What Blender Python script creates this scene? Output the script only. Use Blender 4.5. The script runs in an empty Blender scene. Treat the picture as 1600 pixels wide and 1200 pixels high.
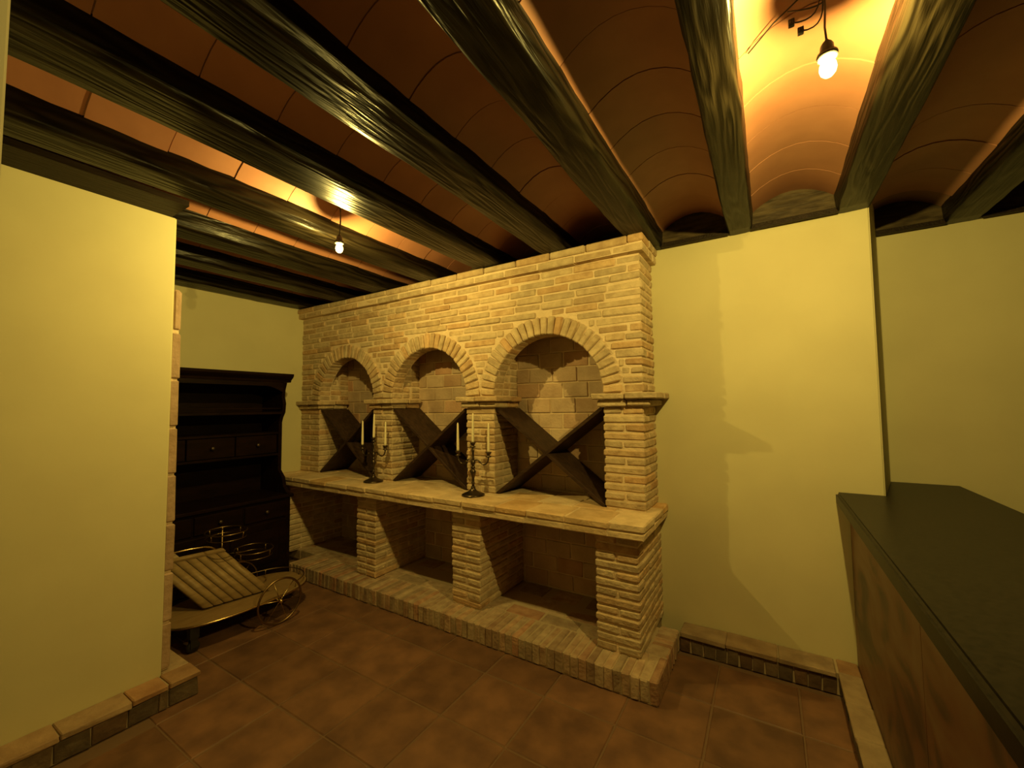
import bpy, bmesh, math, random
from mathutils import Vector, Matrix
from mathutils.noise import noise as pnoise
random.seed(7)
S = bpy.context.scene
COL = S.collection
# ------------------------------------------------------------------ camera
F_PX, YAW, PITCH, ROLL = 647.66, .5532, .0547, .0104
cam_d = bpy.data.cameras.new('camera'); cam = bpy.data.objects.new('camera', cam_d); COL.objects.link(cam)
cam_d.sensor_fit = 'HORIZONTAL'; cam_d.sensor_width = 36; cam_d.lens = 36*F_PX/1600; cam_d.clip_start = .02
_f = Vector((-math.sin(YAW)*math.cos(PITCH), math.cos(YAW)*math.cos(PITCH), math.sin(PITCH)))
_r = Vector((math.cos(YAW), math.sin(YAW), 0)); _d = _f.cross(_r)
_c, _s = math.cos(ROLL), math.sin(ROLL)
_r2 = _c*_r+_s*_d; _d2 = -_s*_r+_c*_d
CAMP = Vector((0, 0, 1.45))
m = Matrix.Identity(4)
for i in range(3):
    m[i][0] = _r2[i]; m[i][1] = -_d2[i]; m[i][2] = -_f[i]; m[i][3] = CAMP[i]
cam.matrix_world = m
S.camera = cam
# ------------------------------------------------------------------ world, exposure
w = bpy.data.worlds.new('world'); S.world = w; w.use_nodes = True
w.node_tree.nodes['Background'].inputs[0].default_value = (.9, .7, .35, 1)
w.node_tree.nodes['Background'].inputs[1].default_value = .004
S.view_settings.view_transform = 'Standard'; S.view_settings.look = 'None'
S.view_settings.exposure = 0.0; S.view_settings.gamma = 1; S.view_settings.use_curve_mapping = False
LAMP_COL = (1.0, .73, .165); LAMP_W = (168.0, 108.0)
LAMPS = [(.176, 1.408, 2.385), (-2.055, 1.463, 2.365)]

# ------------------------------------------------------------------ materials
def mat(name, col, rough=.6, spec=.5, metal=0, col2=None, nscale=8, ndet=4, bump=0, bscale=40, stretch=None,
        vary=0, island=False, coat=0, fac=(.35, .65), hue=0):
    M = bpy.data.materials.new(name); M.use_nodes = True
    T = M.node_tree; N = T.nodes; L = T.links; b = N['Principled BSDF']
    b.inputs['Roughness'].default_value = rough; b.inputs['Metallic'].default_value = metal
    b.inputs['Specular IOR Level'].default_value = spec; b.inputs['Coat Weight'].default_value = coat
    b.inputs['Coat Roughness'].default_value = .25
    b.inputs['Base Color'].default_value = (*col, 1)
    tc = N.new('ShaderNodeNewGeometry') if stretch is None else N.new('ShaderNodeTexCoord')
    mp = N.new('ShaderNodeMapping'); L.new(tc.outputs['Position' if stretch is None else 'Object'], mp.inputs[0])
    mp.inputs['Scale'].default_value = stretch or (1, 1, 1)
    out = None
    if col2:
        n = N.new('ShaderNodeTexNoise'); n.inputs['Scale'].default_value = nscale; n.inputs['Detail'].default_value = ndet
        L.new(mp.outputs[0], n.inputs['Vector'])
        r = N.new('ShaderNodeMapRange'); r.inputs[1].default_value = fac[0]; r.inputs[2].default_value = fac[1]
        L.new(n.outputs[0], r.inputs[0])
        x = N.new('ShaderNodeMix'); x.data_type = 'RGBA'; x.inputs[6].default_value = (*col, 1); x.inputs[7].default_value = (*col2, 1)
        L.new(r.outputs[0], x.inputs[0]); out = x.outputs[2]
    if vary:
        oi = N.new('ShaderNodeObjectInfo'); g = N.new('ShaderNodeNewGeometry')
        a = N.new('ShaderNodeMath'); a.operation = 'ADD'; L.new(oi.outputs['Random'], a.inputs[0])
        if island: L.new(g.outputs['Random Per Island'], a.inputs[1])
        else: a.inputs[1].default_value = 0
        fr = N.new('ShaderNodeMath'); fr.operation = 'FRACT'; L.new(a.outputs[0], fr.inputs[0])
        r = N.new('ShaderNodeMapRange'); r.inputs[3].default_value = 1-vary; r.inputs[4].default_value = 1+vary
        L.new(fr.outputs[0], r.inputs[0])
        h = N.new('ShaderNodeHueSaturation')
        if out: L.new(out, h.inputs['Color'])
        else: h.inputs['Color'].default_value = (*col, 1)
        L.new(r.outputs[0], h.inputs['Value'])
        if hue:
            m2 = N.new('ShaderNodeMath'); m2.operation = 'MULTIPLY'; m2.inputs[1].default_value = 7.31; L.new(a.outputs[0], m2.inputs[0])
            f2 = N.new('ShaderNodeMath'); f2.operation = 'FRACT'; L.new(m2.outputs[0], f2.inputs[0])
            p2 = N.new('ShaderNodeMath'); p2.operation = 'POWER'; p2.inputs[1].default_value = 3; L.new(f2.outputs[0], p2.inputs[0])
            r2 = N.new('ShaderNodeMapRange'); r2.inputs[3].default_value = .5; r2.inputs[4].default_value = .5-hue
            L.new(p2.outputs[0], r2.inputs[0]); L.new(r2.outputs[0], h.inputs['Hue'])
            r3 = N.new('ShaderNodeMapRange'); r3.inputs[3].default_value = 1; r3.inputs[4].default_value = 1.35
            L.new(p2.outputs[0], r3.inputs[0]); L.new(r3.outputs[0], h.inputs['Saturation'])
        out = h.outputs[0]
    if out: L.new(out, b.inputs['Base Color'])
    if bump:
        n = N.new('ShaderNodeTexNoise'); n.inputs['Scale'].default_value = bscale; n.inputs['Detail'].default_value = 5
        L.new(mp.outputs[0], n.inputs['Vector'])
        bp = N.new('ShaderNodeBump'); bp.inputs['Strength'].default_value = bump; bp.inputs['Distance'].default_value = .01
        L.new(n.outputs[0], bp.inputs['Height']); L.new(bp.outputs[0], b.inputs['Normal'])
    return M

BRICK = mat('rustic_brick', (.59, .47, .31), .85, .25, col2=(.44, .335, .215), nscale=16, bump=.8, bscale=45, vary=.13, island=True, hue=.018)
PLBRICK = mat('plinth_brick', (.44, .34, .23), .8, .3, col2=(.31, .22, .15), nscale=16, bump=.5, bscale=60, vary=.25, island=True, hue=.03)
MORTAR = mat('mortar', (.76, .61, .43), .9, .2, col2=(.66, .51, .34), nscale=10, bump=.5, bscale=90)
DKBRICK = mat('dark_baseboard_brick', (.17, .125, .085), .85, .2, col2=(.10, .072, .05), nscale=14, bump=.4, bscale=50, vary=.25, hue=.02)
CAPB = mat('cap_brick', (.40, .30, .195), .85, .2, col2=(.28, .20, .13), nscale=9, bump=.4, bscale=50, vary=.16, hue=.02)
JAMB = mat('jamb_brick', (.46, .325, .23), .85, .2, col2=(.36, .245, .165), nscale=14, bump=.5, bscale=45, vary=.1)
LEDGEB = mat('ledge_brick', (.74, .58, .38), .85, .25, col2=(.56, .42, .26), nscale=9, bump=.6, bscale=40, vary=.08, hue=.01)
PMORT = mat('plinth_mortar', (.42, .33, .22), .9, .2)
BLOCK = mat('niche_block', (.60, .46, .33), .85, .25, col2=(.46, .34, .24), nscale=7, bump=.4, bscale=50, vary=.1, hue=.02)
PLASTER = mat('ochre_plaster', (.655, .605, .365), .75, .3, col2=(.615, .565, .34), nscale=3, bump=.12, bscale=9)
CREAM = mat('jamb_plaster', (.6, .55, .42), .8, .3)
TERRA = mat('floor_terracotta', (.205, .106, .060), .45, .25, col2=(.125, .066, .042), nscale=7, ndet=6, bump=.2, bscale=14, vary=.16)
GROUT = mat('grout', (.17, .105, .066), .9, .2)
VTILE = mat('vault_tile', (.405, .188, .112), .5, .4, col2=(.34, .152, .09), nscale=5, bump=.08, bscale=12, vary=.06)
VMORT = mat('vault_mortar', (.29, .165, .105), .9, .2)
BOARD = mat('ceiling_board', (.026, .017, .011), .5, .12, col2=(.016, .010, .007), stretch=(14, 1.5, 14), nscale=4, bump=.4, bscale=8)
HEADW = mat('header_wood', (.095, .070, .038), .5, .15, col2=(.040, .028, .016), stretch=(2, 10, 9), nscale=5, bump=.3, bscale=8)
DRESS = mat('dresser_wood', (.0135, .0058, .0028), .45, .08, col2=(.008, .0036, .002), stretch=(6, 1.5, 6), nscale=4, bump=.1, bscale=12)
RACK = mat('rack_wood', (.060, .034, .021), .5, .15, col2=(.034, .019, .012), stretch=(2, 14, 14), nscale=3, bump=.2, bscale=8)
GRANITE = mat('dark_granite', (.017, .0135, .010), .36, .10, col2=(.010, .008, .006), nscale=60)
IRON = mat('dark_bronze', (.10, .075, .050), .32, .5, metal=.9, bump=.1, bscale=80)
WAX = mat('ivory_wax', (.86, .78, .55), .5, .4)
BRASS = mat('brass', (.55, .40, .18), .25, .5, metal=1)
DBRASS = mat('tarnished_brass', (.28, .19, .09), .35, .5, metal=1)
TRAYW = mat('tray_wood', (.30, .20, .095), .35, .5, col2=(.24, .15, .07), stretch=(12, 2, 12), nscale=4)
SLATW = mat('slat_wood', (.36, .25, .12), .5, .4, col2=(.27, .18, .085), stretch=(12, 2, 12), nscale=4)
SLATW2 = mat('slat_groove_wood', (.17, .105, .05), .5, .4)
BLACK = mat('black_plastic', (.02, .018, .015), .45, .4)
CABLE = mat('cable_black', (.018, .015, .012), .5, .4)
KNOB = mat('knob_metal', (.12, .09, .07), .45, .5, metal=.8)

def marble():
    M = mat('red_marble', (.34, .15, .075), .45, .3)
    T = M.node_tree; N = T.nodes; L = T.links; b = N['Principled BSDF']
    tc = N.new('ShaderNodeTexCoord'); mp = N.new('ShaderNodeMapping'); mp.inputs['Rotation'].default_value = (.5, 0, 0); mp.inputs['Scale'].default_value = (1, .55, 1.0)
    L.new(tc.outputs['Object'], mp.inputs[0])
    n = N.new('ShaderNodeTexNoise'); n.inputs['Scale'].default_value = 4.5; n.inputs['Detail'].default_value = 9; n.inputs['Distortion'].default_value = 1.2
    L.new(mp.outputs[0], n.inputs[0])
    cr = N.new('ShaderNodeValToRGB'); e = cr.color_ramp.elements
    e[0].position = .34; e[0].color = (.055, .030, .019, 1); e[1].position = .66; e[1].color = (.19, .115, .068, 1)
    k = e.new(.48); k.color = (.15, .068, .036, 1); k = e.new(.42); k.color = (.095, .055, .032, 1)
    L.new(n.outputs[0], cr.inputs[0]); L.new(cr.outputs[0], b.inputs['Base Color'])
    return M
MARBLE = marble()

def beamwood():
    M = mat('hewn_beam', (.1, .07, .03), .33, .12, coat=.04)
    T = M.node_tree; N = T.nodes; L = T.links; b = N['Principled BSDF']
    tc = N.new('ShaderNodeTexCoord'); mp = N.new('ShaderNodeMapping'); mp.inputs['Scale'].default_value = (1, .11, 1)
    L.new(tc.outputs['Object'], mp.inputs[0])
    n0 = N.new('ShaderNodeTexNoise'); n0.inputs['Scale'].default_value = 8; n0.inputs['Detail'].default_value = 2; L.new(mp.outputs[0], n0.inputs[0])
    mm = N.new('ShaderNodeMath'); mm.operation = 'MULTIPLY'; mm.inputs[1].default_value = 70; L.new(n0.outputs[0], mm.inputs[0])
    sn = N.new('ShaderNodeMath'); sn.operation = 'SINE'; L.new(mm.outputs[0], sn.inputs[0])
    mp2 = N.new('ShaderNodeMapping'); mp2.inputs['Scale'].default_value = (1, .06, 1); L.new(tc.outputs['Object'], mp2.inputs[0])
    n1 = N.new('ShaderNodeTexNoise'); n1.inputs['Scale'].default_value = 60; n1.inputs['Detail'].default_value = 4; L.new(mp2.outputs[0], n1.inputs[0])
    r = N.new('ShaderNodeMapRange'); r.inputs[1].default_value = -1; r.inputs[2].default_value = 1; L.new(sn.outputs[0], r.inputs[0])
    x = N.new('ShaderNodeMix'); x.data_type = 'RGBA'; x.inputs[6].default_value = (.004, .0028, .0014, 1); x.inputs[7].default_value = (.015, .0112, .006, 1)
    L.new(r.outputs[0], x.inputs[0]); L.new(x.outputs[2], b.inputs['Base Color'])
    ad = N.new('ShaderNodeMath'); ad.operation = 'MULTIPLY_ADD'; ad.inputs[1].default_value = .35
    L.new(r.outputs[0], ad.inputs[0]); L.new(n1.outputs[0], ad.inputs[2])
    bp = N.new('ShaderNodeBump'); bp.inputs['Strength'].default_value = .8; bp.inputs['Distance'].default_value = .006
    L.new(ad.outputs[0], bp.inputs['Height']); L.new(bp.outputs[0], b.inputs['Normal']); L.new(bp.outputs[0], b.inputs['Coat Normal'])
    return M
BEAM = beamwood()

def bulbmat():
    M = bpy.data.materials.new('bulb_glass'); M.use_nodes = True; T = M.node_tree; N = T.nodes; N.clear()
    o = N.new('ShaderNodeOutputMaterial'); mx = N.new('ShaderNodeMixShader'); t = N.new('ShaderNodeBsdfTransparent')
    e = N.new('ShaderNodeEmission'); e.inputs[0].default_value = (1, .72, .25, 1); e.inputs[1].default_value = 9
    mx.inputs[0].default_value = .5; T.links.new(t.outputs[0], mx.inputs[1]); T.links.new(e.outputs[0], mx.inputs[2]); T.links.new(mx.outputs[0], o.inputs[0])
    return M
def emis(name, c, s):
    M = bpy.data.materials.new(name); M.use_nodes = True; T = M.node_tree; N = T.nodes; N.clear()
    o = N.new('ShaderNodeOutputMaterial'); e = N.new('ShaderNodeEmission'); e.inputs[0].default_value = (*c, 1); e.inputs[1].default_value = s
    T.links.new(e.outputs[0], o.inputs[0]); return M
BULB = bulbmat(); FILA = emis('filament', (1, .8, .45), 60)

# ------------------------------------------------------------------ helpers
def tag(o, label=None, cat=None, group=None, kind=None):
    if label: o['label'] = label
    if cat: o['category'] = cat
    if group: o['group'] = group
    if kind: o['kind'] = kind
    return o
def obj(name, data, parent=None, loc=None):
    o = bpy.data.objects.new(name, data); COL.objects.link(o)
    if parent: o.parent = parent
    if loc: o.location = loc
    return o
def empty(name, loc=(0, 0, 0), rz=0):
    o = obj(name, None); o.location = loc; o.rotation_euler = (0, 0, rz); o.empty_display_size = .05; return o
def mesh(name, bm, mt, smooth=False):
    bmesh.ops.recalc_face_normals(bm, faces=bm.faces[:])
    me = bpy.data.meshes.new(name); bm.to_mesh(me); bm.free(); me.materials.append(mt)
    if smooth:
        for p in me.polygons: p.use_smooth = True
    return me
def box(bm, x0, x1, y0, y1, z0, z1):
    r = bmesh.ops.create_cube(bm, size=1)
    for v in r['verts']:
        v.co = Vector((x0+(v.co.x+.5)*(x1-x0), y0+(v.co.y+.5)*(y1-y0), z0+(v.co.z+.5)*(z1-z0)))
    return r['verts']
def boxobj(name, b, mt, parent=None, bev=0, seg=2):
    bm = bmesh.new(); c = Vector(((b[0]+b[1])/2, (b[2]+b[3])/2, (b[4]+b[5])/2))
    if parent and parent.type == 'EMPTY': c0 = Vector((0, 0, 0))
    else: c0 = Vector((0, 0, 0))
    box(bm, *b)
    if bev: bmesh.ops.bevel(bm, geom=bm.edges[:], offset=bev, segments=seg, affect='EDGES', profile=.5)
    return obj(name, mesh(name, bm, mt), parent)
def prism(bm, pts, y0, y1, axis='y'):
    """polygon pts in (x,z) extruded along y; axis 'z': (x,y) extruded z; axis 'x': (y,z) extruded x"""
    def P(a, b, t): return {'y': (a, t, b), 'z': (a, b, t), 'x': (t, a, b)}[axis]
    v0 = [bm.verts.new(P(a, b, y0)) for a, b in pts]; v1 = [bm.verts.new(P(a, b, y1)) for a, b in pts]
    n = len(pts)
    bm.faces.new(v0); bm.faces.new(v1[::-1])
    for i in range(n): bm.faces.new((v0[i], v0[(i+1) % n], v1[(i+1) % n], v1[i]))
def tube(bm, pts, rad, seg=8, closed=False):
    pts = [Vector(p) for p in pts]; n = len(pts); rings = []
    rr = rad if isinstance(rad, (list, tuple)) else [rad]*n
    up = None
    for i, p in enumerate(pts):
        a = pts[(i-1) % n] if (closed or i > 0) else p; b = pts[(i+1) % n] if (closed or i < n-1) else p
        t = (b-a).normalized()
        if up is None: up = Vector((0, 0, 1)) if abs(t.z) < .9 else Vector((1, 0, 0))
        s = t.cross(up).normalized(); up = s.cross(t).normalized()
        rings.append([bm.verts.new(p+rr[i]*(math.cos(2*math.pi*k/seg)*s+math.sin(2*math.pi*k/seg)*up)) for k in range(seg)])
    for i in range(n if closed else n-1):
        A, B = rings[i], rings[(i+1) % n]
        for k in range(seg): bm.faces.new((A[k], A[(k+1) % seg], B[(k+1) % seg], B[k]))
    if not closed:
        bm.faces.new(rings[0][::-1]); bm.faces.new(rings[-1])
def lathe(bm, prof, c=(0, 0, 0), seg=20, axis='z'):
    rings = []
    for r, z in prof:
        ring = []
        for k in range(seg):
            a = 2*math.pi*k/seg; u, v = r*math.cos(a), r*math.sin(a)
            p = {'z': (u, v, z), 'x': (z, u, v), 'y': (u, z, v)}[axis]
            ring.append(bm.verts.new((c[0]+p[0], c[1]+p[1], c[2]+p[2])))
        rings.append(ring)
    for A, B in zip(rings, rings[1:]):
        for k in range(seg): bm.faces.new((A[k], A[(k+1) % seg], B[(k+1) % seg], B[k]))
    bm.faces.new(rings[0][::-1]); bm.faces.new(rings[-1])
def arc3(p0, p1, p2, n=10):
    p0, p1, p2 = Vector(p0), Vector(p1), Vector(p2)
    return [(1-t)**2*p0+2*t*(1-t)*p1+t*t*p2 for t in [i/n for i in range(n+1)]]

# brick library: unit cube (1x1x1 centred) made for a nominal size, so the worn edges keep their width
def brick_mesh(name, sx, sy, sz, mt, jit=.0032, bev=.0065):
    bm = bmesh.new(); r = bmesh.ops.create_cube(bm, size=1)
    for v in r['verts']:
        v.co = Vector((v.co.x*sx, v.co.y*sy, v.co.z*sz)) + Vector((random.uniform(-jit, jit)*1.3, random.uniform(-jit, jit)*.8, random.uniform(-jit, jit)))
    bmesh.ops.bevel(bm, geom=bm.edges[:], offset=min(bev, .3*min(sx, sy, sz)), segments=1, affect='EDGES')
    for v in bm.verts: v.co = Vector((v.co.x/sx, v.co.y/sy, v.co.z/sz))
    return mesh(name, bm, mt, False)
LIB = {}
def lib(kind, sx, sy, sz, mt, **k):
    """sizes in the brick's own frame, rounded to classes; four variants each"""
    key = (kind, mt.name, round(sx/.03), round(sy/.04), round(sz/.02))
    if key not in LIB: LIB[key] = [brick_mesh(kind, sx, sy, sz, mt, **k) for _ in range(4)]
    return random.choice(LIB[key])
def projarea(c, s):
    d = Vector(c)-CAMP; z = d.dot(_f)
    if z < .1: return 0
    x, y = F_PX*d.dot(_r2)/z, F_PX*d.dot(_d2)/z
    if abs(x) > 900 or abs(y) > 700: return 0
    n = d.normalized()
    return (s[0]*s[2]*abs(n.y)+s[1]*s[2]*abs(n.x)+s[0]*s[1]*abs(n.z))/z/z
class Bricks:
    """collects boxes (centre, size, rotation about y) and links them as single parts, the rest as one"""
    def __init__(self, name, mt, lim=300, rest='brickwork', rot=0, **k): self.L = []; self.rot = rot; self.name = name; self.mt = mt; self.lim = lim; self.rest = rest; self.k = k
    def add(self, x0, x1, y0, y1, z0, z1, hid=1.0):
        self.L.append((((x0+x1)/2, (y0+y1)/2, (z0+z1)/2), (x1-x0, y1-y0, z1-z0), J(self.rot/max(.12, x1-x0)), hid))
    def addr(self, c, s, ry, hid=1.0): self.L.append((c, s, ry, hid))
    def build(self, parent):
        self.L.sort(key=lambda b: -projarea(b[0], b[1])*b[3])
        for c, s, ry, h in self.L[:self.lim]:
            o = obj(self.name, lib(self.name, *s, self.mt, **self.k), parent)
            o.location = c; o.scale = s; o.rotation_euler = (0, ry, 0)
        rest = self.L[self.lim:]
        if rest:
            bm = bmesh.new()
            for c, s, ry, h in rest:
                me = lib(self.name, *s, self.mt, **self.k); M = Matrix.Translation(c) @ Matrix.Rotation(ry, 4, 'Y') @ Matrix.Diagonal((*s, 1))
                n0 = len(bm.verts); bm.from_mesh(me); bm.verts.ensure_lookup_table()
                for v in bm.verts[n0:]: v.co = M @ v.co
            o = obj(self.rest, mesh(self.rest, bm, self.mt, False), parent); o['kind'] = 'stuff'
        return len(rest)
J = lambda a: random.uniform(-a, a)

# ------------------------------------------------------------------ main measurements (metres)
XL = -4.10                      # far left wall
YW = 2.80; YR = 3.32            # back wall, recess wall
ZT = 2.475                      # top of walls / underside of beams
ZP = .115                       # brick plinth height
XR = -.628; YU = 2.50           # brick unit: right face, upper front face
YLOW = 2.26; ZL0, ZL1 = .742, .824; YLED = 2.198
ZC0, ZS, ZCOR = 1.445, 1.53, 2.372

# ------------------------------------------------------------------ room shell
def wallobj(name, boxes, mt=PLASTER):
    bm = bmesh.new()
    for b in boxes: box(bm, *b)
    return tag(obj(name, mesh(name, bm, mt)), kind='structure')
wall_back = wallobj('wall_back', [(XR-.01, .30, YW, 2.98, 0, 2.80), (XL-.1, XR-.01, 2.84, 2.98, 0, 2.80)])
bm = bmesh.new(); prism(bm, [(.30, YW), (.487, YW), (.603, YR), (.603, YR+.1), (.30, YR+.1)], 0, 2.80, 'z')
bm.verts.ensure_lookup_table()
bmesh.ops.bevel(bm, geom=[e for e in bm.edges if all(abs(v.co.x-.487) < 1e-4 for v in e.verts)], offset=.006, segments=3, affect='EDGES')
o = obj('wall_corner', mesh('wall_corner', bm, PLASTER)); tag(o, kind='structure'); o.name = 'wall_corner'
wallobj('wall_recess', [(.60, 5.0, YR, YR+.12, 0, 2.80)])
wallobj('wall_right', [(5.0, 5.12, -6.0, YR, 0, 2.80)])
wallobj('wall_rear', [(XL-.1, 5.0, -6.12, -6.0, 0, 2.80)])
wallobj('wall_far_left', [(XL-.12, XL, -6.0, 2.84, 0, 2.80)])
bm = bmesh.new(); vs = box(bm, -2.80, -2.664, -1.2, .91, 0, ZT)
bm.edges.ensure_lookup_table()
bmesh.ops.bevel(bm, geom=[e for e in bm.edges if all(abs(v.co.x+2.664) < 1e-4 and abs(v.co.y-.91) < 1e-4 for v in e.verts)], offset=.008, segments=3, affect='EDGES')
wl = tag(obj('wall_left', mesh('wall_left', bm, PLASTER)), kind='structure')
# brick edging on the wall's end, rounded at its top
z = ZP+.002
hs = [.235, .25, .245, .25, .245, .25, .25, .235]
for i, h in enumerate(hs):
    last = i == len(hs)-1
    o = obj('brick', brick_mesh('brick', .10, .045, h, JAMB, jit=.002, bev=.018 if last else .006), wl)
    o.location = (-2.745+J(.0015), .9335+J(.001), z+h/2); o.scale = (.11, .043, h-.008); z += h+.004
boxobj('mortar', (-2.79, -2.70, .912, .946, ZP, z-.03), MORTAR, wl)
# near left door edge
bm = bmesh.new(); box(bm, -2.2, -1.31, .02, .152, 0, ZT+.1)
bmesh.ops.bevel(bm, geom=[e for e in bm.edges if all(v.co.x > -1.32 for v in e.verts) and abs(e.verts[0].co.z-e.verts[1].co.z) > 1], offset=.004, segments=2, affect='EDGES')
tag(obj('wall_near_left', mesh('wall_near_left', bm, CREAM)), kind='structure')

# floor with terracotta tiles
floor = tag(boxobj('floor', (XL-.1, 5.1, -6.1, YR+.1, -.12, -.004), GROUT), kind='structure')
P = .3625; G = .0075
tm = []
for k in range(4):
    bm = bmesh.new(); vs = box(bm, -P/2+G/2, P/2-G/2, -P/2+G/2, P/2-G/2, -.012, 0)
    for v in bm.verts: v.co += Vector((J(.0015), J(.0015), 0))
    bmesh.ops.bevel(bm, geom=[e for e in bm.edges if all(v.co.z > -.001 for v in e.verts)], offset=.004, segments=1, affect='EDGES')
    tm.append(mesh('tile', bm, TERRA))
for i in range(-9, 4):
    for j in range(-9, 3):
        x = -1.010+P*(i+.5); y = 1.912+P*(j-.5+0)
        if x < XL+.1 or x > .42 or (x > .2 and y < -1.3): continue
        if -2.9 < x < -2.55 and y < .85: continue
        o = obj('tile', random.choice(tm), floor); o.location = (x, y, J(.0008)); o.rotation_euler = (J(.0012), J(.0012), random.choice((0, math.pi)))

# ------------------------------------------------------------------ ceiling: beams, vault tiles
ceiling = tag(boxobj('ceiling', (XL-.1, 5.1, -6.1, YR+.1, 2.80, 2.9), VMORT), kind='structure')
beams = [(-4.095, -3.90), (-3.50, -3.31), (-2.95, -2.755), (-2.372, -2.185), (-1.825, -1.600), (-1.262, -1.080), (-.718, -.553), (-.168, -.046), (.352, .492), (.900, 1.05), (1.45, 1.60), (2.0, 2.16), (2.55, 2.70), (3.06, 3.19)]
ZSP, ZCR = 2.565, 2.652
def beam(x0, x1, y0, y1, seed):
    bm = bmesh.new(); n = 64; cx = (x0+x1)/2; hw = (x1-x0)/2
    prof = [(-hw-.012, .30), (-hw-.010, .12), (-hw-.006, .055), (-hw-.003, .012), (-hw+.003, .004), (-hw+.010, .0005), (-hw*.5, 0), (0, 0), (hw*.5, 0), (hw-.010, .0005), (hw-.003, .004), (hw+.003, .012), (hw+.006, .055), (hw+.010, .12), (hw+.012, .30)]
    rings = []
    for i in range(n+1):
        y = y0+(y1-y0)*i/n; ring = []
        for k, (px, pz) in enumerate(prof):
            nx = pnoise(Vector((seed*9.1+(3 if px > 0 else 0), y*1.3, 3)))*.009 + pnoise(Vector((seed*5+k*.35, y*9, 9)))*.004
            nz = pnoise(Vector((seed*3.3+k*.2, y*2.2, 17)))*.006 + pnoise(Vector((seed*7+k*.6, y*10, 29)))*.003
            if pz > .25: nz = 0
            ring.append(bm.verts.new((px+nx, y-(y0+y1)/2, pz+max(nz, -.003))))
        rings.append(ring)
    for A, B in zip(rings, rings[1:]):
        for k in range(len(prof)-1): bm.faces.new((A[k], A[k+1], B[k+1], B[k]))
        bm.faces.new((A[-1], A[0], B[0], B[-1]))
    bm.faces.new(rings[0]); bm.faces.new(rings[-1][::-1])
    o = obj('beam', mesh('beam', bm, BEAM, True), ceiling); o.location = (cx, (y0+y1)/2, ZT-.002)
for i, (a, b) in enumerate(beams):
    beam(a, b, -2.59, YW-.005 if b < .5 else YR-.005, i+1)
def vz(u, sp=ZSP, cr=ZCR): return sp+(cr-sp)*(1-(2*u-1)**2)
for i in range(len(beams)-1):
    xa = beams[i][1]-.002; xb = beams[i+1][0]+.002; xa0, xb0 = xa, xb
    yend = YW if xb < .5 else YR
    wd = xb-xa; n = 8
    vt = []
    for k in range(2):
        bm = bmesh.new(); L2 = .262/2-.0022
        tl = []
        for s in (-1, 1):
            for off in (0, .018):
                tl.append([bm.verts.new((-wd/2+wd*q/n, s*L2, vz(q/n)-ZSP+off)) for q in range(n+1)])
        lo0, hi0, lo1, hi1 = tl
        for q in range(n):
            bm.faces.new((lo0[q], lo0[q+1], lo1[q+1], lo1[q])); bm.faces.new((hi0[q], hi0[q+1], hi1[q+1], hi1[q]))
            bm.faces.new((lo0[q], lo0[q+1], hi0[q+1], hi0[q])); bm.faces.new((lo1[q], lo1[q+1], hi1[q+1], hi1[q]))
        bm.faces.new((lo0[0], hi0[0], hi1[0], lo1[0])); bm.faces.new((lo0[n], hi0[n], hi1[n], lo1[n]))
        for e in bm.edges:
            if abs(e.verts[0].co.y-e.verts[1].co.y) < 1e-6 and abs(e.verts[0].co.y) > .1: e.smooth = False
        me = mesh('tile', bm, VTILE, False)
        for p in me.polygons: p.use_smooth = abs(p.normal.z) > .5
        vt.append(me)
    ph = {0: 0, 1: .05, 2: .13, 3: .02, 4: .17, 5: .1, 6: 0.0, 7: .02, 8: .1}.get(i, .07)
    y = 2.517+ph-.131+.262*2
    while y > -2.4:
        if y < yend+.10:
            o = obj('tile', random.choice(vt), ceiling); o.location = ((xa+xb)/2, y, ZSP+J(.0022)); o.rotation_euler = (J(.003), J(.003), 0)
        y -= .262
    # header board over the wall between two beams
    bm = bmesh.new(); pts = [(xa-.01, ZT), (xb+.01, ZT)]+[(xa+wd*(1-q/8), vz(1-q/8)+.002) for q in range(9)]
    prism(bm, pts, yend-.03, yend-.002)
    obj('header_board', mesh('header_board', bm, HEADW), ceiling)
    bm = bmesh.new(); prism(bm, [(xa, ZT-.006), (xb, ZT-.006), (xb, ZT+.022), (xa, ZT+.024)], yend-.045, yend-.028)
    obj('batten', mesh('batten', bm, BOARD), ceiling)
    bm = bmesh.new()                                     # mortar skin above the tiles
    v0 = [bm.verts.new((xa+wd*q/n, -2.59, vz(q/n)+.004)) for q in range(n+1)]; v1 = [bm.verts.new((xa+wd*q/n, yend, vz(q/n)+.004)) for q in range(n+1)]
    v2 = [bm.verts.new((xa+wd*q/n, -2.59, vz(q/n)+.03)) for q in range(n+1)]; v3 = [bm.verts.new((xa+wd*q/n, yend, vz(q/n)+.03)) for q in range(n+1)]
    for q in range(n):
        bm.faces.new((v0[q], v0[q+1], v1[q+1], v1[q])); bm.faces.new((v2[q], v2[q+1], v3[q+1], v3[q]))
    obj('mortar', mesh('mortar', bm, VMORT, True), ceiling)
# flat board between the left wall's top and the next beam
bm = bmesh.new(); box(bm, -2.775, -2.452, -1.2, .885, ZT+.001, ZT+.03)
obj('soffit_board', mesh('soffit_board', bm, BOARD), ceiling)

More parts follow.
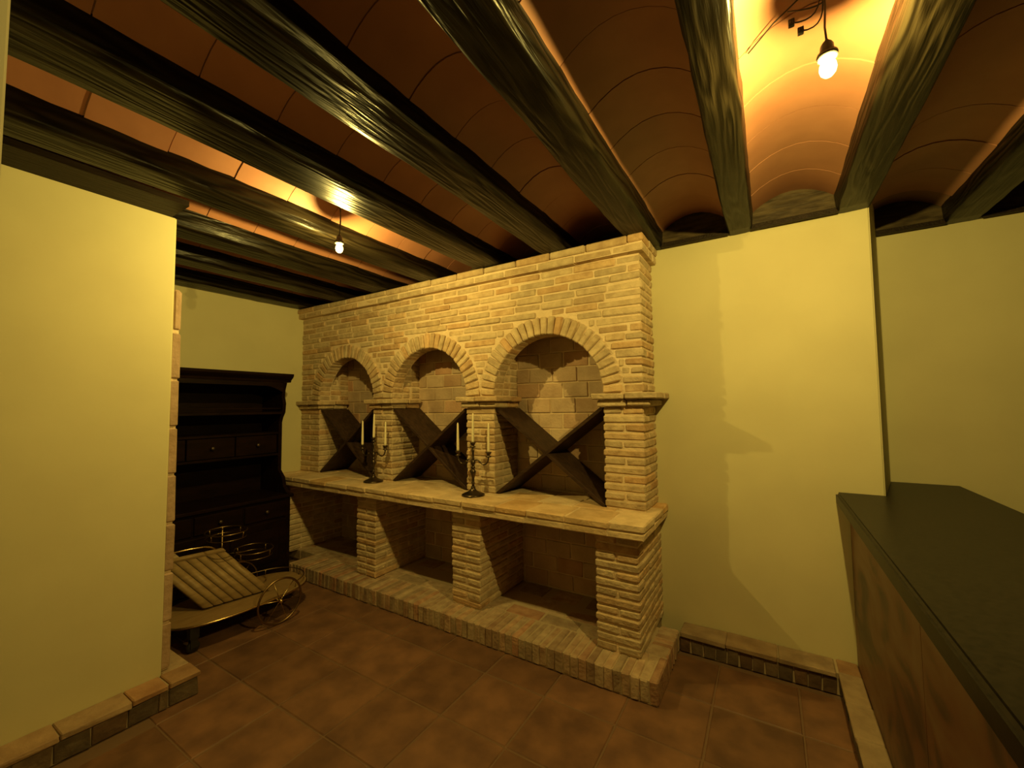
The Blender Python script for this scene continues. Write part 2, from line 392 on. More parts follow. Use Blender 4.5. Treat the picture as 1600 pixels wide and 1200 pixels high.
# ------------------------------------------------------------------ lamps
def pendant(i, label):
    lx, ly, lz = LAMPS[i]
    t = empty('pendant_lamp', (lx, ly, lz)); tag(t, label, 'lamp', 'bare bulbs hanging from the vaulted ceiling')
    bm = bmesh.new(); lathe(bm, [(.002, -.026), (.011, -.0245), (.018, -.016), (.021, -.004), (.0195, .008), (.0145, .018), (.011, .024), (.0105, .028)], seg=20)
    obj('bulb', mesh('bulb', bm, BULB, True), t)
    bm = bmesh.new(); tube(bm, [(-.006, 0, .03), (-.008, 0, -.01), (-.003, 0, -.02), (.003, 0, -.02), (.008, 0, -.01), (.006, 0, .03)], .0012, 6)
    f = obj('filament', mesh('filament', bm, FILA), t)
    bm = bmesh.new(); lathe(bm, [(.0125, .024), (.0235, .026), (.0255, .034), (.024, .040), (.017, .046), (.016, .062), (.012, .070), (.005, .078), (.003, .082)], seg=16)
    obj('socket', mesh('socket', bm, BLACK, True), t)
    L = bpy.data.lights.new('bulb_light', 'POINT'); L.energy = LAMP_W[i]; L.color = LAMP_COL; L.shadow_soft_size = .012
    lo = bpy.data.objects.new('bulb_light', L); COL.objects.link(lo); lo.parent = t; lo.location = (0, 0, 0)
    zc = ZCR-.005-lz
    return t, zc
t, zc = pendant(0, 'bare glowing bulb on a black flex beside dangling connectors, near the bar')
bm = bmesh.new(); tube(bm, [(0, 0, .078), (-.002, .003, .12), (.001, .002, .18), (-.004, -.01, zc)], .0028, 8)
obj('flex', mesh('flex', bm, CABLE, True), t)
bm = bmesh.new(); lathe(bm, [(.032, zc), (.034, zc-.006), (.028, zc-.016), (.008, zc-.02)], seg=20)
obj('ceiling_rose', mesh('ceiling_rose', bm, BLACK, True), t)
for k, (dx, dy, dz) in enumerate([(-.075, .045, .205), (-.050, .085, .20), (-.085, .02, .225)]):
    bm = bmesh.new(); tube(bm, arc3((-.01, 0, zc-.01), (.005+.02*k, dy, zc-.09), (dx, dy, dz), 8), .0022, 6); obj('wire', mesh('wire', bm, CABLE, True), t)
    if k < 2:
        bm = bmesh.new(); box(bm, dx-.008, dx+.008, dy-.007, dy+.007, dz-.010, dz+.010); box(bm, dx-.004, dx+.004, dy-.009, dy+.009, dz-.006, dz+.006)
        bmesh.ops.bevel(bm, geom=bm.edges[:], offset=.0015, segments=1, affect='EDGES')
        obj('wire_connector', mesh('wire_connector', bm, BLACK), t)
bm = bmesh.new(); tube(bm, [(-.01, 0, zc-.006), (-.06, .02, zc-.014), (-.12, .05, zc-.03), (-.19, .085, zc-.068)], .0022, 6)
obj('cable', mesh('cable', bm, CABLE, True), t)
t, zc = pendant(1, 'small glowing bulb on twin wires, farther lamp in front of the brick wine rack')
bm = bmesh.new(); tube(bm, arc3((-.02, 0, zc), (.012, .012, .2), (.0, .0, .078), 10), .0024, 6); obj('flex', mesh('flex', bm, CABLE, True), t)
bm = bmesh.new(); tube(bm, arc3((.015, 0, zc), (.02, -.01, .2), (.0, .0, .078), 10), .0024, 6); obj('flex', mesh('flex', bm, CABLE, True), t)
bm = bmesh.new(); tube(bm, arc3((-.01, 0, zc-.006), (-.06, 0, zc-.01), (-.175, -.03, zc-.075), 8), .0024, 6); obj('cable', mesh('cable', bm, CABLE, True), t)
bm = bmesh.new(); lathe(bm, [(.030, zc), (.032, zc-.006), (.026, zc-.014), (.008, zc-.018)], seg=20)
obj('ceiling_rose', mesh('ceiling_rose', bm, BLACK, True), t)

# ------------------------------------------------------------------ brick wine rack
unit = empty('brick_wine_rack', (-2.35, 2.5, 0)); tag(unit, 'pale rustic brick wine rack with three arched niches above a ledge, along the back wall', 'wine rack')
uo = empty('tmp'); bpy.data.objects.remove(uo)
UNIT_OFF = Vector((-2.35, 2.5, 0))
LP = [(XL, -3.86), (-2.905, -2.675), (-1.90, -1.655), (-.860, -.617)]
UP = [(XL, -3.79), (-3.0, -2.76), (-1.955, -1.697), (-.878, XR)]
AR = [(-3.395, .397), (-2.357, .403), (-1.287, .409)]
ROUT = .122
class UBricks(Bricks): pass
bk = UBricks('brick', BRICK, 300, 'brickwork', rot=.0022); g = .0105
def pier(x0, x1, y0, y1, z0, z1, n, phase=0, hid=1.0, side=1.0):
    h = (z1-z0)/n
    for c in range(n):
        za = z0+c*h+g/2+J(.0015); zb = z0+(c+1)*h-g/2+J(.0015); j = lambda: J(.0025)
        if (c+phase) % 2 == 0:
            bk.add(x0+j(), x1+j(), y0+j(), y0+.115, za, zb, hid)
            ys = y0+.122
        else:
            xm = (x0+x1)/2+J(.01)
            bk.add(x0+j(), xm-g/2, y0+j(), y0+.235, za, zb, hid); bk.add(xm+g/2, x1+j(), y0+j(), y0+.235, za, zb, hid)
            ys = y0+.242
        while ys < y1-.03:
            ye = min(ys+.235, y1)
            if y1-ye < .04: ye = y1
            bk.add(x0+j(), x1+j(), ys, ye-g, za, zb, hid*side); ys = ye
for k, (a, b) in enumerate(LP): pier(a, b, YLOW, 2.835, ZP, ZL0, 13, k % 2, .2 if k == 0 else 1, .8)
for k, (a, b) in enumerate(UP): pier(a, b, YU, 2.835, ZL1, ZC0, 12, (k+1) % 2, 1, .8)
# rear part of the niche sides above the springing
for k, (a, b) in enumerate(UP[:3]):
    h = .0525
    for c in range(11):
        za = ZS+c*h+g/2; bk.add(a+J(.002), b+J(.002), YU+.125, 2.72+J(.03), za, za+h-g, .35); 
        bk.add(a+J(.002), b+J(.002), 2.732, 2.835, za, za+h-g, .2)
# running bond above the springing, cut round the arches
NC = 16; h = (ZCOR-ZS)/NC
for c in range(NC):
    z0 = ZS+c*h; z1 = z0+h
    cuts = []
    for cx, r in AR:
        ro = r+ROUT+.006; dz = z0+h*.15-ZS
        if dz < ro:
            hw = math.sqrt(max(ro*ro-dz*dz, 0))
            cuts.append((cx-hw, cx+hw))
    off = (.0, .125, .06, .19)[c % 4]+J(.02)
    xs = XL
    edges = [XL]
    x = XL+.12+off
    while x < XR-.07: edges.append(x); x += .25+J(.045)
    edges.append(XR)
    for a, b in zip(edges, edges[1:]):
        segs = [(a, b)]
        for c0, c1 in cuts:
            ns = []
            for s0, s1 in segs:
                if s1 <= c0 or s0 >= c1: ns.append((s0, s1))
                else:
                    if s0 < c0: ns.append((s0, c0))
                    if s1 > c1: ns.append((c1, s1))
            segs = ns
        for s0, s1 in segs:
            if s1-s0 < .035: continue
            last = s1 > XR-.001
            y1 = YU+.115
            if last and c % 2: y1 = YU+.235
            bk.add(s0+g/2+J(.002), s1-(0 if last else g/2)+J(.002), YU+J(.005), y1, z0+g/2+J(.0035), z1-g/2+J(.0035))
            if last:
                bk.add(XR-.11, XR+J(.002), y1+g, 2.795, z0+g/2, z1-g/2, .9)
for b in range(len(bk.L)):
    c, s, r, hd = bk.L[b]; bk.L[b] = ((c[0], c[1], c[2]), s, r, hd)
def shift(br):
    br.L = [((c[0], c[1], c[2]), s, r, hd) for c, s, r, hd in br.L]
# parts are placed in world coordinates: keep the thing's own frame at the origin of the room
unit.location = (0, 0, 0)
bk.build(unit)
# voussoirs
vb = Bricks('arch_brick', BRICK, 300)
for ci, (cx, r) in enumerate(AR):
    n = 27
    for k in range(n):
        a = math.pi*(k+.5)/n
        rm = r+ROUT/2; wd = math.pi*rm/n-.010
        c = (cx+rm*math.cos(a), YU+.055-.004+J(.003), ZS+rm*math.sin(a))
        # tapered brick
        o = obj('arch_brick', None, None) if False else None
        vb.addr(c, (wd, .122, ROUT+J(.004)), math.pi/2-a)
vb.build(unit)
# cornice: two courses that project, and its return on the right
cb = Bricks('cornice_brick', BRICK, 300)
for (z0, z1, yf, xr, off) in ((ZCOR, 2.421, 2.452, -.598, .0), (2.424, 2.473, 2.440, -.590, .14)):
    x = XL; e = [XL, XL+.13+off]
    while e[-1]+.262 < xr-.06: e.append(e[-1]+.262+J(.012))
    e.append(xr)
    for a, b in zip(e, e[1:]): cb.add(a+.003, b-.003+ (0.003 if b == xr else 0), yf+J(.002), yf+.15, z0+.002+J(.001), z1-.002+J(.001))
    cb.add(xr-.12, xr, yf+.154, yf+.25, z0+.002, z1-.002); cb.add(xr-.12, xr, yf+.254, 2.797, z0+.002, z1-.002)
cb.build(unit)
# capitals / imposts
kb = Bricks('impost_brick', BRICK, 300)
for k, (a, b) in enumerate(UP):
    for (z0, z1, p) in ((ZC0+.002, 1.484, .028), (1.488, 1.526, .060)):
        x0 = a-(p if k else -.002); x1 = b+p+(.045 if k == 3 else 0)
        if k == 3: x1 = b+(.042 if p < .05 else .088)
        xm = (x0+x1)/2+J(.02)
        for (u, v) in ((x0, xm-.002), (xm+.002, x1)): kb.add(u, v, YU-p+J(.002), YU+.14, z0+J(.001), z1+J(.001))
        kb.add(x0, x1, YU+.144, 2.797, z0, z1)
kb.build(unit)
# ledge: a top layer of flat bricks over a slightly recessed layer
lb = Bricks('ledge_brick', LEDGEB, 300)
for (z0, z1, yf, xr, off) in ((.786, ZL1, YLED, -.566, 0), (ZL0, .782, YLED+.008, -.572, .13)):
    for row, (ya, yb) in enumerate(((yf, yf+.24), (yf+.244, yf+.44), (yf+.444, 2.795 if True else 0))):
        e = [XL, XL+.12+off+row*.09]
        while e[-1]+.25 < xr-.07: e.append(e[-1]+.25+J(.03))
        e.append(xr)
        for a, b in zip(e, e[1:]): lb.add(a+.0016, b-.0016, ya+(J(.003) if row == 0 else 0), yb, z0+J(.001), z1+J(.001), 1)
lb.build(unit)
# plinth of bricks on edge, a row of flat bricks behind, and the return to the wall
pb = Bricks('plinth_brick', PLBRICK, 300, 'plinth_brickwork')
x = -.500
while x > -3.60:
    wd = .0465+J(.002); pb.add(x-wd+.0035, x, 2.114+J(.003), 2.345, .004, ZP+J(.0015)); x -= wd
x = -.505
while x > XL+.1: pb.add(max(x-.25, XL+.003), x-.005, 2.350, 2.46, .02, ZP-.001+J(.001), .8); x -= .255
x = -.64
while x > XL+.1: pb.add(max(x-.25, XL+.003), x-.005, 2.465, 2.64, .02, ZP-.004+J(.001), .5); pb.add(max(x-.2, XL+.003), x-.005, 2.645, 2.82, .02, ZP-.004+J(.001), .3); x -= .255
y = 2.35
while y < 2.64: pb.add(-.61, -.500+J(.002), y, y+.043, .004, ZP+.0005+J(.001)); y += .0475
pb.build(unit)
# mortar cores
bm = bmesh.new(); i_ = .0075
for a, b in LP: box(bm, a+i_, b-i_, YLOW+i_, 2.835, ZP, ZL0)
for a, b in UP: box(bm, a+i_, b-i_, YU+i_, 2.835, ZL1, ZS)
for a, b in UP[:3]: box(bm, a+i_, b-i_, YU+.10, 2.835, ZS, 2.12)
box(bm, XL, -.575, YLED+.010, 2.797, ZL0+.004, ZL1-.003)
for (z0, z1, yf, xr) in ((ZCOR, 2.470, 2.455, -.603),): box(bm, XL, xr, yf, 2.797, z0+.003, z1)
# front wall with its three arches
Y0, Y1 = YU+i_, YU+.118
xs0 = XL
for cx, r in AR:
    rr = r+.004
    box(bm, xs0, cx-rr, Y0, Y1, ZS, ZCOR+.01); n = 28
    for k in range(n):
        a0 = math.pi*(1-k/n); a1 = math.pi*(1-(k+1)/n)
        xa, xb = cx+rr*math.cos(a0), cx+rr*math.cos(a1); za, zb = ZS+rr*math.sin(a0), ZS+rr*math.sin(a1)
        q = [bm.verts.new(p) for p in ((xa, Y0, za), (xb, Y0, zb), (xb, Y0, ZCOR+.01), (xa, Y0, ZCOR+.01), (xa, Y1, za), (xb, Y1, zb), (xb, Y1, ZCOR+.01), (xa, Y1, ZCOR+.01))]
        bm.faces.new(q[:4]); bm.faces.new(q[7:3:-1]); bm.faces.new((q[0], q[1], q[5], q[4]))
    xs0 = cx+rr
box(bm, xs0, XR-i_, Y0, 2.797, ZS, ZCOR+.01)
box(bm, XL, XR-.2, YU+.125, 2.835, 2.13, ZCOR)           # lid over the niches
me = mesh('mortar', bm, MORTAR)
obj('mortar', me, unit)
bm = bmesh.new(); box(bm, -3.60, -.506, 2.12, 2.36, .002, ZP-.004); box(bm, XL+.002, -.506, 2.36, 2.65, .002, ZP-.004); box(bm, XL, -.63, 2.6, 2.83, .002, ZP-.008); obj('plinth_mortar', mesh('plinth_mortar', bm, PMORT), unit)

# large flat blocks on the wall inside the niches
def blocks(x0, x1, z0, z1):
    z = z0; c = 0
    while z < z1-.02:
        zb = min(z+.113, z1); x = x0-(.1 if c % 2 else 0.0)+J(.015)
        while x < x1:
            a, b = max(x, x0), min(x+.197+J(.006), x1)
            if b-a > .02:
                o = obj('block', lib('block', .19, .02, .106, BLOCK, bev=.004), wall_back)
                o.location = ((a+b)/2, 2.832+J(.001), (z+zb)/2); o.scale = (b-a-.006, .022, zb-z-.007)
            x += .2
        z += .1145; c += 1
for k in range(3):
    blocks(UP[k][1], UP[k+1][0], ZL1+.002, 2.128)
    blocks(LP[k][1], LP[k+1][0], ZP, ZL0-.002)
bm = bmesh.new(); box(bm, XL, XR-.02, 2.829, 2.8405, 0, 2.2); obj('mortar', mesh('mortar', bm, MORTAR), wall_back)

# ------------------------------------------------------------------ brick baseboards: bricks on edge under flat cap bricks
def run(name, fronts, caps, core):
    root = tag(empty(name), kind='structure')
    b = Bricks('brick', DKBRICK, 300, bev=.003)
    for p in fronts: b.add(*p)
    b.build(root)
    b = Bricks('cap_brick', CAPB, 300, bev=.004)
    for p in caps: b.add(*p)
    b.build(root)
    bm = bmesh.new()
    for c in core: box(bm, *c)
    obj('mortar', mesh('mortar', bm, PMORT), root)
ZK = ZP-.030
def seq(a, b, step, gap, jit=.006):
    o = []; x = a
    while x < b-.01:
        e = min(x+step+J(jit), b)
        if b-e < step*.3: e = b
        o.append((x, e-gap)); x = e
    return o
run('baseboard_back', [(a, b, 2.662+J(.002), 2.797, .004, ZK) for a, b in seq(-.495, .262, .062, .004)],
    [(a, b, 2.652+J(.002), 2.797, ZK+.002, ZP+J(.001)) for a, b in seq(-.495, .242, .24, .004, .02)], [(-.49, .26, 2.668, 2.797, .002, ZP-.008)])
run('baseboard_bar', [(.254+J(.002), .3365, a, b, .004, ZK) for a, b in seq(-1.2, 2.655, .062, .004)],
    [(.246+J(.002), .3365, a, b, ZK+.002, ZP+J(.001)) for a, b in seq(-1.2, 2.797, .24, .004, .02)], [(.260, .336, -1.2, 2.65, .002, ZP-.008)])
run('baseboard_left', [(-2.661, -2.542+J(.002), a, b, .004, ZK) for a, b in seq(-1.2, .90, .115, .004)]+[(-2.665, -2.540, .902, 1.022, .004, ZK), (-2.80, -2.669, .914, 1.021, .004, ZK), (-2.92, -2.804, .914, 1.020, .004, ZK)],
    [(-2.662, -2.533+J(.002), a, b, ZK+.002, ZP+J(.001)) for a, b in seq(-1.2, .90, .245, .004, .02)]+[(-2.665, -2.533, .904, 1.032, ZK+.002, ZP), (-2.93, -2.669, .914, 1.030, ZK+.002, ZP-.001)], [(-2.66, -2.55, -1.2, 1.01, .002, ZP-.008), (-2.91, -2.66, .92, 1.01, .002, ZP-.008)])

# ------------------------------------------------------------------ X-shaped bottle dividers
def xrack(x0, x1, label):
    t = empty('bottle_divider', ((x0+x1)/2, 2.66, ZL1)); tag(t, label, 'bottle rack', 'crossed boards in the arched niches')
    w2 = (x1-x0)/2-.006; hh = ZC0-ZL1-.004; L = math.hypot(2*w2, hh); a = math.atan2(hh, 2*w2); th = .011
    for s in (1, -1):
        bm = bmesh.new()
        # board with ends cut to the niche
        dx = th/math.sin(a); dz = th/math.cos(a)
        pts = [(-w2, 0), (-w2+dx, 0), (w2, hh-dz), (w2, hh), (w2-dx, hh), (-w2, dz)]
        if s < 0: pts = [(-x, z) for x, z in pts][::-1]
        yo = -.148 if s < 0 else -.150
        prism(bm, pts, yo, .155)
        bmesh.ops.bevel(bm, geom=[e for e in bm.edges if all(v.co.y < -.1 for v in e.verts)], offset=.002, segments=1, affect='EDGES')
        me = mesh('board', bm, RACK); o = obj('board', me, t)
xrack(UP[0][1], UP[1][0], 'dark brown crossed-board bottle divider in the arched niche beside the tall dresser')
xrack(UP[1][1], UP[2][0], 'dark brown crossed-board bottle divider in the middle arched niche between the two candelabra')
xrack(UP[2][1], UP[3][0], 'dark brown crossed-board bottle divider in the arched niche nearest the bar')

# ------------------------------------------------------------------ candelabra and candles
def candelabrum(x, y, rz, label, clabels):
    t = empty('candelabrum', (x, y, ZL1+.0015), rz); tag(t, label, 'candelabrum', 'three-branched candelabra on the brick ledge')
    bm = bmesh.new()
    lathe(bm, [(.078, 0), (.082, .003), (.080, .009), (.066, .016), (.046, .024), (.028, .034), (.018, .046), (.015, .056), (.017, .060), (.011, .064)], seg=28)
    obj('base', mesh('base', bm, IRON, True), t)
    bm = bmesh.new()
    lathe(bm, [(.010, .062), (.009, .080), (.014, .086), (.010, .092), (.009, .115), (.013, .135), (.019, .158), (.021, .168), (.014, .180), (.010, .186), (.017, .194), (.012, .202), (.010, .210), (.016, .222), (.018, .232), (.012, .244), (.009, .250), (.012, .256), (.009, .262), (.008, .30), (.012, .318), (.007, .326), (.007, .336)], seg=18)
    obj('stem', mesh('stem', bm, IRON, True), t)
    cups = [(0, .336), (-.127, .272), (.127, .272)]
    for i, (cx, cz) in enumerate(cups):
        if i:
            sg = 1 if cx > 0 else -1
            pts = arc3((sg*.008, 0, .236), (sg*.03, 0, .262), (sg*.055, 0, .238), 6)+arc3((sg*.055, 0, .238), (sg*.085, 0, .205), (sg*.113, 0, .232), 7)[1:]+arc3((sg*.113, 0, .232), (sg*.126, 0, .245), (sg*.127, 0, .274), 4)[1:]
            bm = bmesh.new(); tube(bm, pts, .0052, 8)
            lathe(bm, [(.001, -.008), (.008, -.005), (.008, .005), (.001, .008)], (sg*.055, 0, .237), 10)
            obj('arm', mesh('arm', bm, IRON, True), t)
        bm = bmesh.new()
        lathe(bm, [(.005, cz-.004), (.016, cz+.002), (.024, cz+.006), (.012, cz+.010), (.010, cz+.016), (.016, cz+.024), (.017, cz+.030), (.022, cz+.035), (.0225, cz+.0375), (.008, cz+.0375), (.008, cz+.030)], (cx, 0, 0), 16)
        obj('candle_cup', mesh('candle_cup', bm, IRON, True), t)
        R = Matrix.Rotation(rz, 3, 'Z'); p = R @ Vector((cx, 0, 0))
        bm = bmesh.new(); hh = .205+J(.004)
        lathe(bm, [(.0092, 0), (.0100, .008), (.0094, .07), (.0078, .14), (.0062, hh-.012), (.004, hh-.003), (.0012, hh)], seg=14)
        c = obj('candle', mesh('candle', bm, WAX, True)); c.location = (x+p.x, y+p.y, ZL1+.0015+cz+.0375)
        c.rotation_euler = (J(.012), J(.015), 0)
        tag(c, clabels[i], 'candle', 'ivory taper candles in the candelabra')
        bm = bmesh.new(); tube(bm, [(0, 0, hh-.002), (.0005, 0, hh+.004)], .0008, 5); obj('wick', mesh('wick', bm, BLACK), c)
candelabrum(-1.806, 2.385, .10, 'dark bronze three-branched candelabrum on the ledge before the middle pier, nearer the bar',
            ['centre ivory taper on the candelabrum nearer the bar', 'ivory taper on the dresser-side arm of the candelabrum nearer the bar', 'ivory taper on the bar-side arm of the candelabrum nearer the bar'])
candelabrum(-2.882, 2.408, .12, 'dark bronze three-branched candelabrum on the ledge, nearer the tall dresser',
            ['centre ivory taper on the candelabrum nearer the dresser', 'ivory taper on the dresser-side arm of the candelabrum nearer the dresser', 'ivory taper on the bar-side arm of the candelabrum nearer the dresser'])

# ------------------------------------------------------------------ dresser
t = empty('dresser', (XL+.25, 1.5, 0)); tag(t, 'tall dark wooden dresser with open shelves and drawers against the far yellow wall', 'dresser')
ox, oy = XL+.25, 1.5
def dp(name, b, bev=.002, mt=DRESS):
    return boxobj(name, (b[0]-ox, b[1]-ox, b[2]-oy, b[3]-oy, b[4], b[5]), mt, t, bev, 1)
DY0, DY1 = 1.02, 2.13; XB = XL+.012; XF = -3.612
for y0 in (DY0, DY1-.03):
    bm = bmesh.new()
    prof = [(XB, .70), (XF-.02, .705), (-3.70, .76), (-3.725, .84), (-3.79, .90), (-3.79, 1.33), (-3.775, 1.37), (-3.74, 1.42), (-3.73, 1.50), (-3.75, 1.56), (-3.745, 1.62), (-3.72, 1.69), (XB, 1.69)]
    prism(bm, [(a-ox, b) for a, b in prof], y0-oy, y0+.03-oy)
    obj('side_panel', mesh('side_panel', bm, DRESS), t)
dp('back_panel', (XB, XB+.012, DY0+.03, DY1-.03, .70, 1.69))
bm = bmesh.new(); prism(bm, [(XB-ox, 1.692), (-3.72-ox, 1.692), (-3.715-ox, 1.71), (-3.69-ox, 1.73), (-3.675-ox, 1.745), (-3.672-ox, 1.766), (XB-ox, 1.766)], DY0-.02-oy, DY1+.035-oy)
obj('cornice', mesh('cornice', bm, DRESS), t)
bm = bmesh.new()                                                    # shaped valance under the cornice
pts = [(DY0+.03-oy, 1.692), (DY1-.03-oy, 1.692), (DY1-.03-oy, 1.60)]+[(DY1-.03-oy-.16*q/6, 1.60+.055*math.sin(q/6*math.pi/2)) for q in range(1, 7)]+[(DY0+.19-oy-.16*q/6, 1.655-.055*(1-math.cos(q/6*math.pi/2))) for q in range(0, 7)]
prism(bm, pts, -3.745-ox, -3.727-ox, 'x'); obj('valance', mesh('valance', bm, DRESS), t)
dp('shelf', (XB+.013, -3.735, DY0+.031, DY1-.031, 1.405, 1.427)); dp('shelf', (XB+.013, -3.79, DY0+.031, DY1-.031, 1.225, 1.245)); dp('shelf', (XB+.013, -3.79, DY0+.031, DY1-.031, 1.035, 1.055))
dp('plate_rail', (-3.765, -3.755, DY0+.031, DY1-.031, 1.45, 1.462))
def knob(p, parent):
    bm = bmesh.new(); lathe(bm, [(.004, 0), (.004, .010), (.013, .014), (.015, .021), (.009, .027), (.002, .028)], (p[0]-ox, p[1]-oy, p[2]), 14, 'x'); obj('knob', mesh('knob', bm, KNOB, True), parent)
w3 = (DY1-DY0-.07)/3
for k in range(3):
    a = DY0+.035+k*w3
    d = dp('drawer', (XB+.02, -3.80, a+.004, a+w3-.004, 1.058, 1.222), .004); knob((-3.80, a+w3/2, 1.14), d)
boxobj('carcass', (XB-ox, XF-.025-ox, DY0-oy, DY1-oy, .05, .675), DRESS, t, .003, 1)
dp('counter_top', (XB, XF, DY0-.015, DY1+.02, .676, .704), .006)
for k in range(3):
    a = DY0+.03+k*w3
    d = dp('drawer', (XF-.05, XF-.012, a+.006, a+w3-.006, .52, .655), .005); knob((XF-.012, a+w3/2, .59), d)
for k in range(2):
    w_ = (DY1-DY0-.06)/2; a = DY0+.03+k*w_
    d = dp('door', (XF-.05, XF-.015, a+.004, a+w_-.004, .10, .50), .005)
    boxobj('door_panel', (XF-.016-ox, XF-.008-ox, a+.07-oy, a+w_-.07-oy, .16, .44), DRESS, d, .006, 1)
    knob((XF-.015, a+(w_-.03 if k == 0 else .03), .33), d)
dp('plinth', (XB, XF-.015, DY0-.005, DY1+.005, 0, .07), .004)

# ------------------------------------------------------------------ serving trolley
TX, TY = -3.15, 1.50
t = empty('serving_trolley', (TX, TY, 0)); tag(t, 'folded brass-railed serving trolley with slatted board and spoked wheels, in front of the dresser', 'trolley')
def T(p): return (p[0]-TX, p[1]-TY, p[2])
def oval(cx, cy, ax, ay, z, n=36, pw=2.6, a0=0, a1=2*math.pi):
    o = []
    for k in range(n):
        a = a0+(a1-a0)*k/(n if a1-a0 > 6.2 else n-1); c, s = math.cos(a), math.sin(a)
        o.append(T((cx+ax*math.copysign(abs(c)**(2/pw), c), cy+ay*math.copysign(abs(s)**(2/pw), s), z)))
    return o
bm = bmesh.new(); pts = [(p[0], p[1]) for p in oval(-3.165, 1.50, .255, .445, 0, 40)]
prism(bm, pts, .150, .164, 'z'); tr = obj('tray', mesh('tray', bm, TRAYW), t)
bm = bmesh.new(); tube(bm, oval(-3.165, 1.50, .256, .446, .157, 44), .0065, 6, True); obj('tray_rim', mesh('tray_rim', bm, BRASS, True), tr)
bm = bmesh.new(); pr = oval(-3.165, 1.50, .240, .430, .205, 24, a0=.62, a1=math.pi+.2); tube(bm, pr, .0035, 6)
for k in (0, 8, 16, 23): tube(bm, [pr[k], (pr[k][0], pr[k][1], .16)], .003, 6)
obj('gallery_rail', mesh('gallery_rail', bm, DBRASS, True), t)
# big spoked wheels
for wx in (-2.868, -3.455):
    bm = bmesh.new(); n = 40; R_ = .152
    tube(bm, [T((wx, 1.622+(R_-.007)*math.cos(2*math.pi*k/n), R_+(R_-.007)*math.sin(2*math.pi*k/n))) for k in range(n)], .007, 8, True)
    whl = obj('wheel', mesh('wheel', bm, DBRASS, True), t)
    bm = bmesh.new(); lathe(bm, [(.004, -.018), (.014, -.014), (.016, 0), (.014, .014), (.009, .020), (.003, .024)], T((wx, 1.622, R_)), 14, 'x'); obj('hub', mesh('hub', bm, BRASS, True), whl)
    for k in range(3):
        a = .86+k*math.pi/3; d = Vector((0, math.cos(a), math.sin(a)))*(R_-.012); c = Vector(T((wx, 1.622, R_)))
        bm = bmesh.new(); tube(bm, [c-d, c+d], .0028, 6); obj('spoke', mesh('spoke', bm, BRASS, True), whl)
bm = bmesh.new(); tube(bm, [T((-3.455, 1.622, .152)), T((-2.868, 1.622, .152))], .005, 8); obj('axle', mesh('axle', bm, DBRASS, True), t)
# small casters at the near end
for cx in (-2.99, -3.33):
    bm = bmesh.new(); lathe(bm, [(.006, -.011), (.030, -.011), (.034, -.006), (.034, .006), (.030, .011), (.006, .011)], T((cx, 1.17, .034)), 18, 'x')
    cs = obj('caster', mesh('caster', bm, BLACK, True), t)
    bm = bmesh.new(); x_, y_, _ = T((cx, 1.17, 0))
    box(bm, x_-.017, x_-.013, y_-.018, y_+.018, .03, .085); box(bm, x_+.013, x_+.017, y_-.018, y_+.018, .03, .085); box(bm, x_-.022, x_+.022, y_-.024, y_+.024, .085, .150)
    obj('caster_fork', mesh('caster_fork', bm, BLACK), cs)
# leaning slatted board
A = Vector(T((-3.13, 1.275, .176))); B = Vector(T((-3.06, 1.66, .176))); TR = Vector(T((-3.285, 1.445, .478)))
e1 = (B-A); W = e1.length; e1.normalize(); e2 = (TR-B); e2 -= 0*e1; H2 = e2.length; e2.normalize(); nn = e1.cross(e2).normalized()
if nn.x < 0: nn = -nn
def PB(u, v, n): return A+e1*u+e2*v+nn*n
def slab(bm, u0, u1, v0, v1, n0, n1):
    q = [bm.verts.new(PB(u, v, n)) for n in (n0, n1) for u, v in ((u0, v0), (u1, v0), (u1, v1), (u0, v1))]
    for f in ((0, 1, 2, 3), (7, 6, 5, 4), (0, 1, 5, 4), (1, 2, 6, 5), (2, 3, 7, 6), (3, 0, 4, 7)): bm.faces.new([q[i] for i in f])
bm = bmesh.new(); slab(bm, 0.002, W-.002, .004, H2-.004, -.014, -.002); sb = obj('slatted_board', mesh('slatted_board', bm, SLATW2), t)
ns = 7
for k in range(ns):
    u0 = W*k/ns+.0025; u1 = W*(k+1)/ns-.0025
    bm = bmesh.new(); slab(bm, u0, u1, 0, H2-.03, -.003, .007)
    bmesh.ops.recalc_face_normals(bm, faces=bm.faces[:]); bmesh.ops.bevel(bm, geom=bm.edges[:], offset=.003, segments=2, affect='EDGES')
    obj('slat', mesh('slat', bm, SLATW, True), sb)
bm = bmesh.new(); slab(bm, -.006, W+.004, H2-.028, H2+.008, -.020, .014)
bmesh.ops.recalc_face_normals(bm, faces=bm.faces[:]); bmesh.ops.bevel(bm, geom=bm.edges[:], offset=.006, segments=2, affect='EDGES')
obj('top_rail', mesh('top_rail', bm, SLATW, True), sb)
bm = bmesh.new(); tube(bm, [PB(-.25, H2+.045, .02), PB(W*.62, H2+.048, .02), PB(W*.80, H2+.043, .018), PB(W*.88, H2+.03, .01), PB(W*.93, H2-.005, 0)], .0055, 8)
obj('handle', mesh('handle', bm, BRASS, True), t)
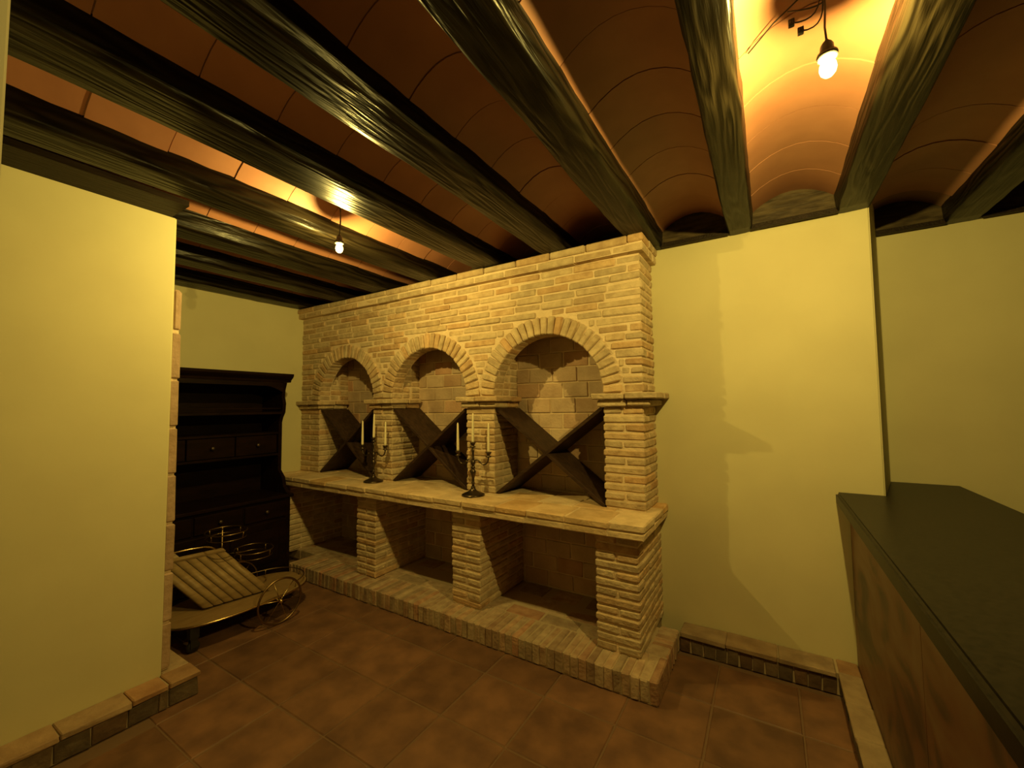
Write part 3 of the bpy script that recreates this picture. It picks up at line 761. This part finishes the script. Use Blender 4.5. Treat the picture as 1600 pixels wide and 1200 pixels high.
# second board behind the first
bm = bmesh.new(); slab(bm, -.16, W*.45, H2*.55, H2+.10, -.065, -.045); obj('rear_board', mesh('rear_board', bm, SLATW), t)
# railed bottle rings on an upright
bm = bmesh.new(); tube(bm, [T((-3.42, 1.50, .16)), T((-3.42, 1.50, .598))], .007, 8); obj('upright', mesh('upright', bm, DBRASS, True), t)
for cx, cy, z, ax, ay in ((-3.27, 1.46, .60, .135, .12), (-3.22, 1.62, .44, .135, .115)):
    bm = bmesh.new(); p1 = oval(cx, cy, ax, ay, z, 30, 2.2); tube(bm, p1, .004, 6, True)
    p2 = oval(cx, cy, ax-.005, ay-.005, z-.042, 30, 2.2); tube(bm, p2, .0025, 6, True)
    for k in (2, 9, 17, 24): tube(bm, [p1[k], p2[k]], .004, 6)
    tube(bm, [T((-3.42, 1.50, z-.042)), p2[15]], .004, 6)
    obj('bottle_ring', mesh('bottle_ring', bm, DBRASS, True), t)

# ------------------------------------------------------------------ bar: worktop and front
bm = bmesh.new()
prism(bm, [(.285, -1.6), (.905, -1.6), (.905, YR-.003), (.6045, YR-.003), (.4885, YW-.003), (.285, YW-.003)], .926, .980, 'z')
bmesh.ops.recalc_face_normals(bm, faces=bm.faces[:])
bmesh.ops.bevel(bm, geom=[e for e in bm.edges if all(v.co.z > .97 for v in e.verts) and all(v.co.x < .3 for v in e.verts) or (all(v.co.z > .97 and v.co.x > .9 for v in e.verts))], offset=.012, segments=3, affect='EDGES')
tag(obj('bar_worktop', mesh('bar_worktop', bm, GRANITE)), 'long dark stone bar worktop running from the yellow wall corner', 'worktop')
t = empty('bar_counter', (.6, 1.0, 0)); tag(t, 'bar body clad in mottled reddish stone panels under the dark worktop', 'bar')
boxobj('carcass', (.352-.6, .84-.6, -1.5-1, YW-.004-1, .003, .924), BOARD, t)
ys = [YW-.004, 1.62, .52, -.55, -1.5]
for a, b in zip(ys, ys[1:]):
    boxobj('panel', (.3385-.6, .3515-.6, b+.0015-1, a-.0015-1, .003, .924), MARBLE, t, .0015, 1)
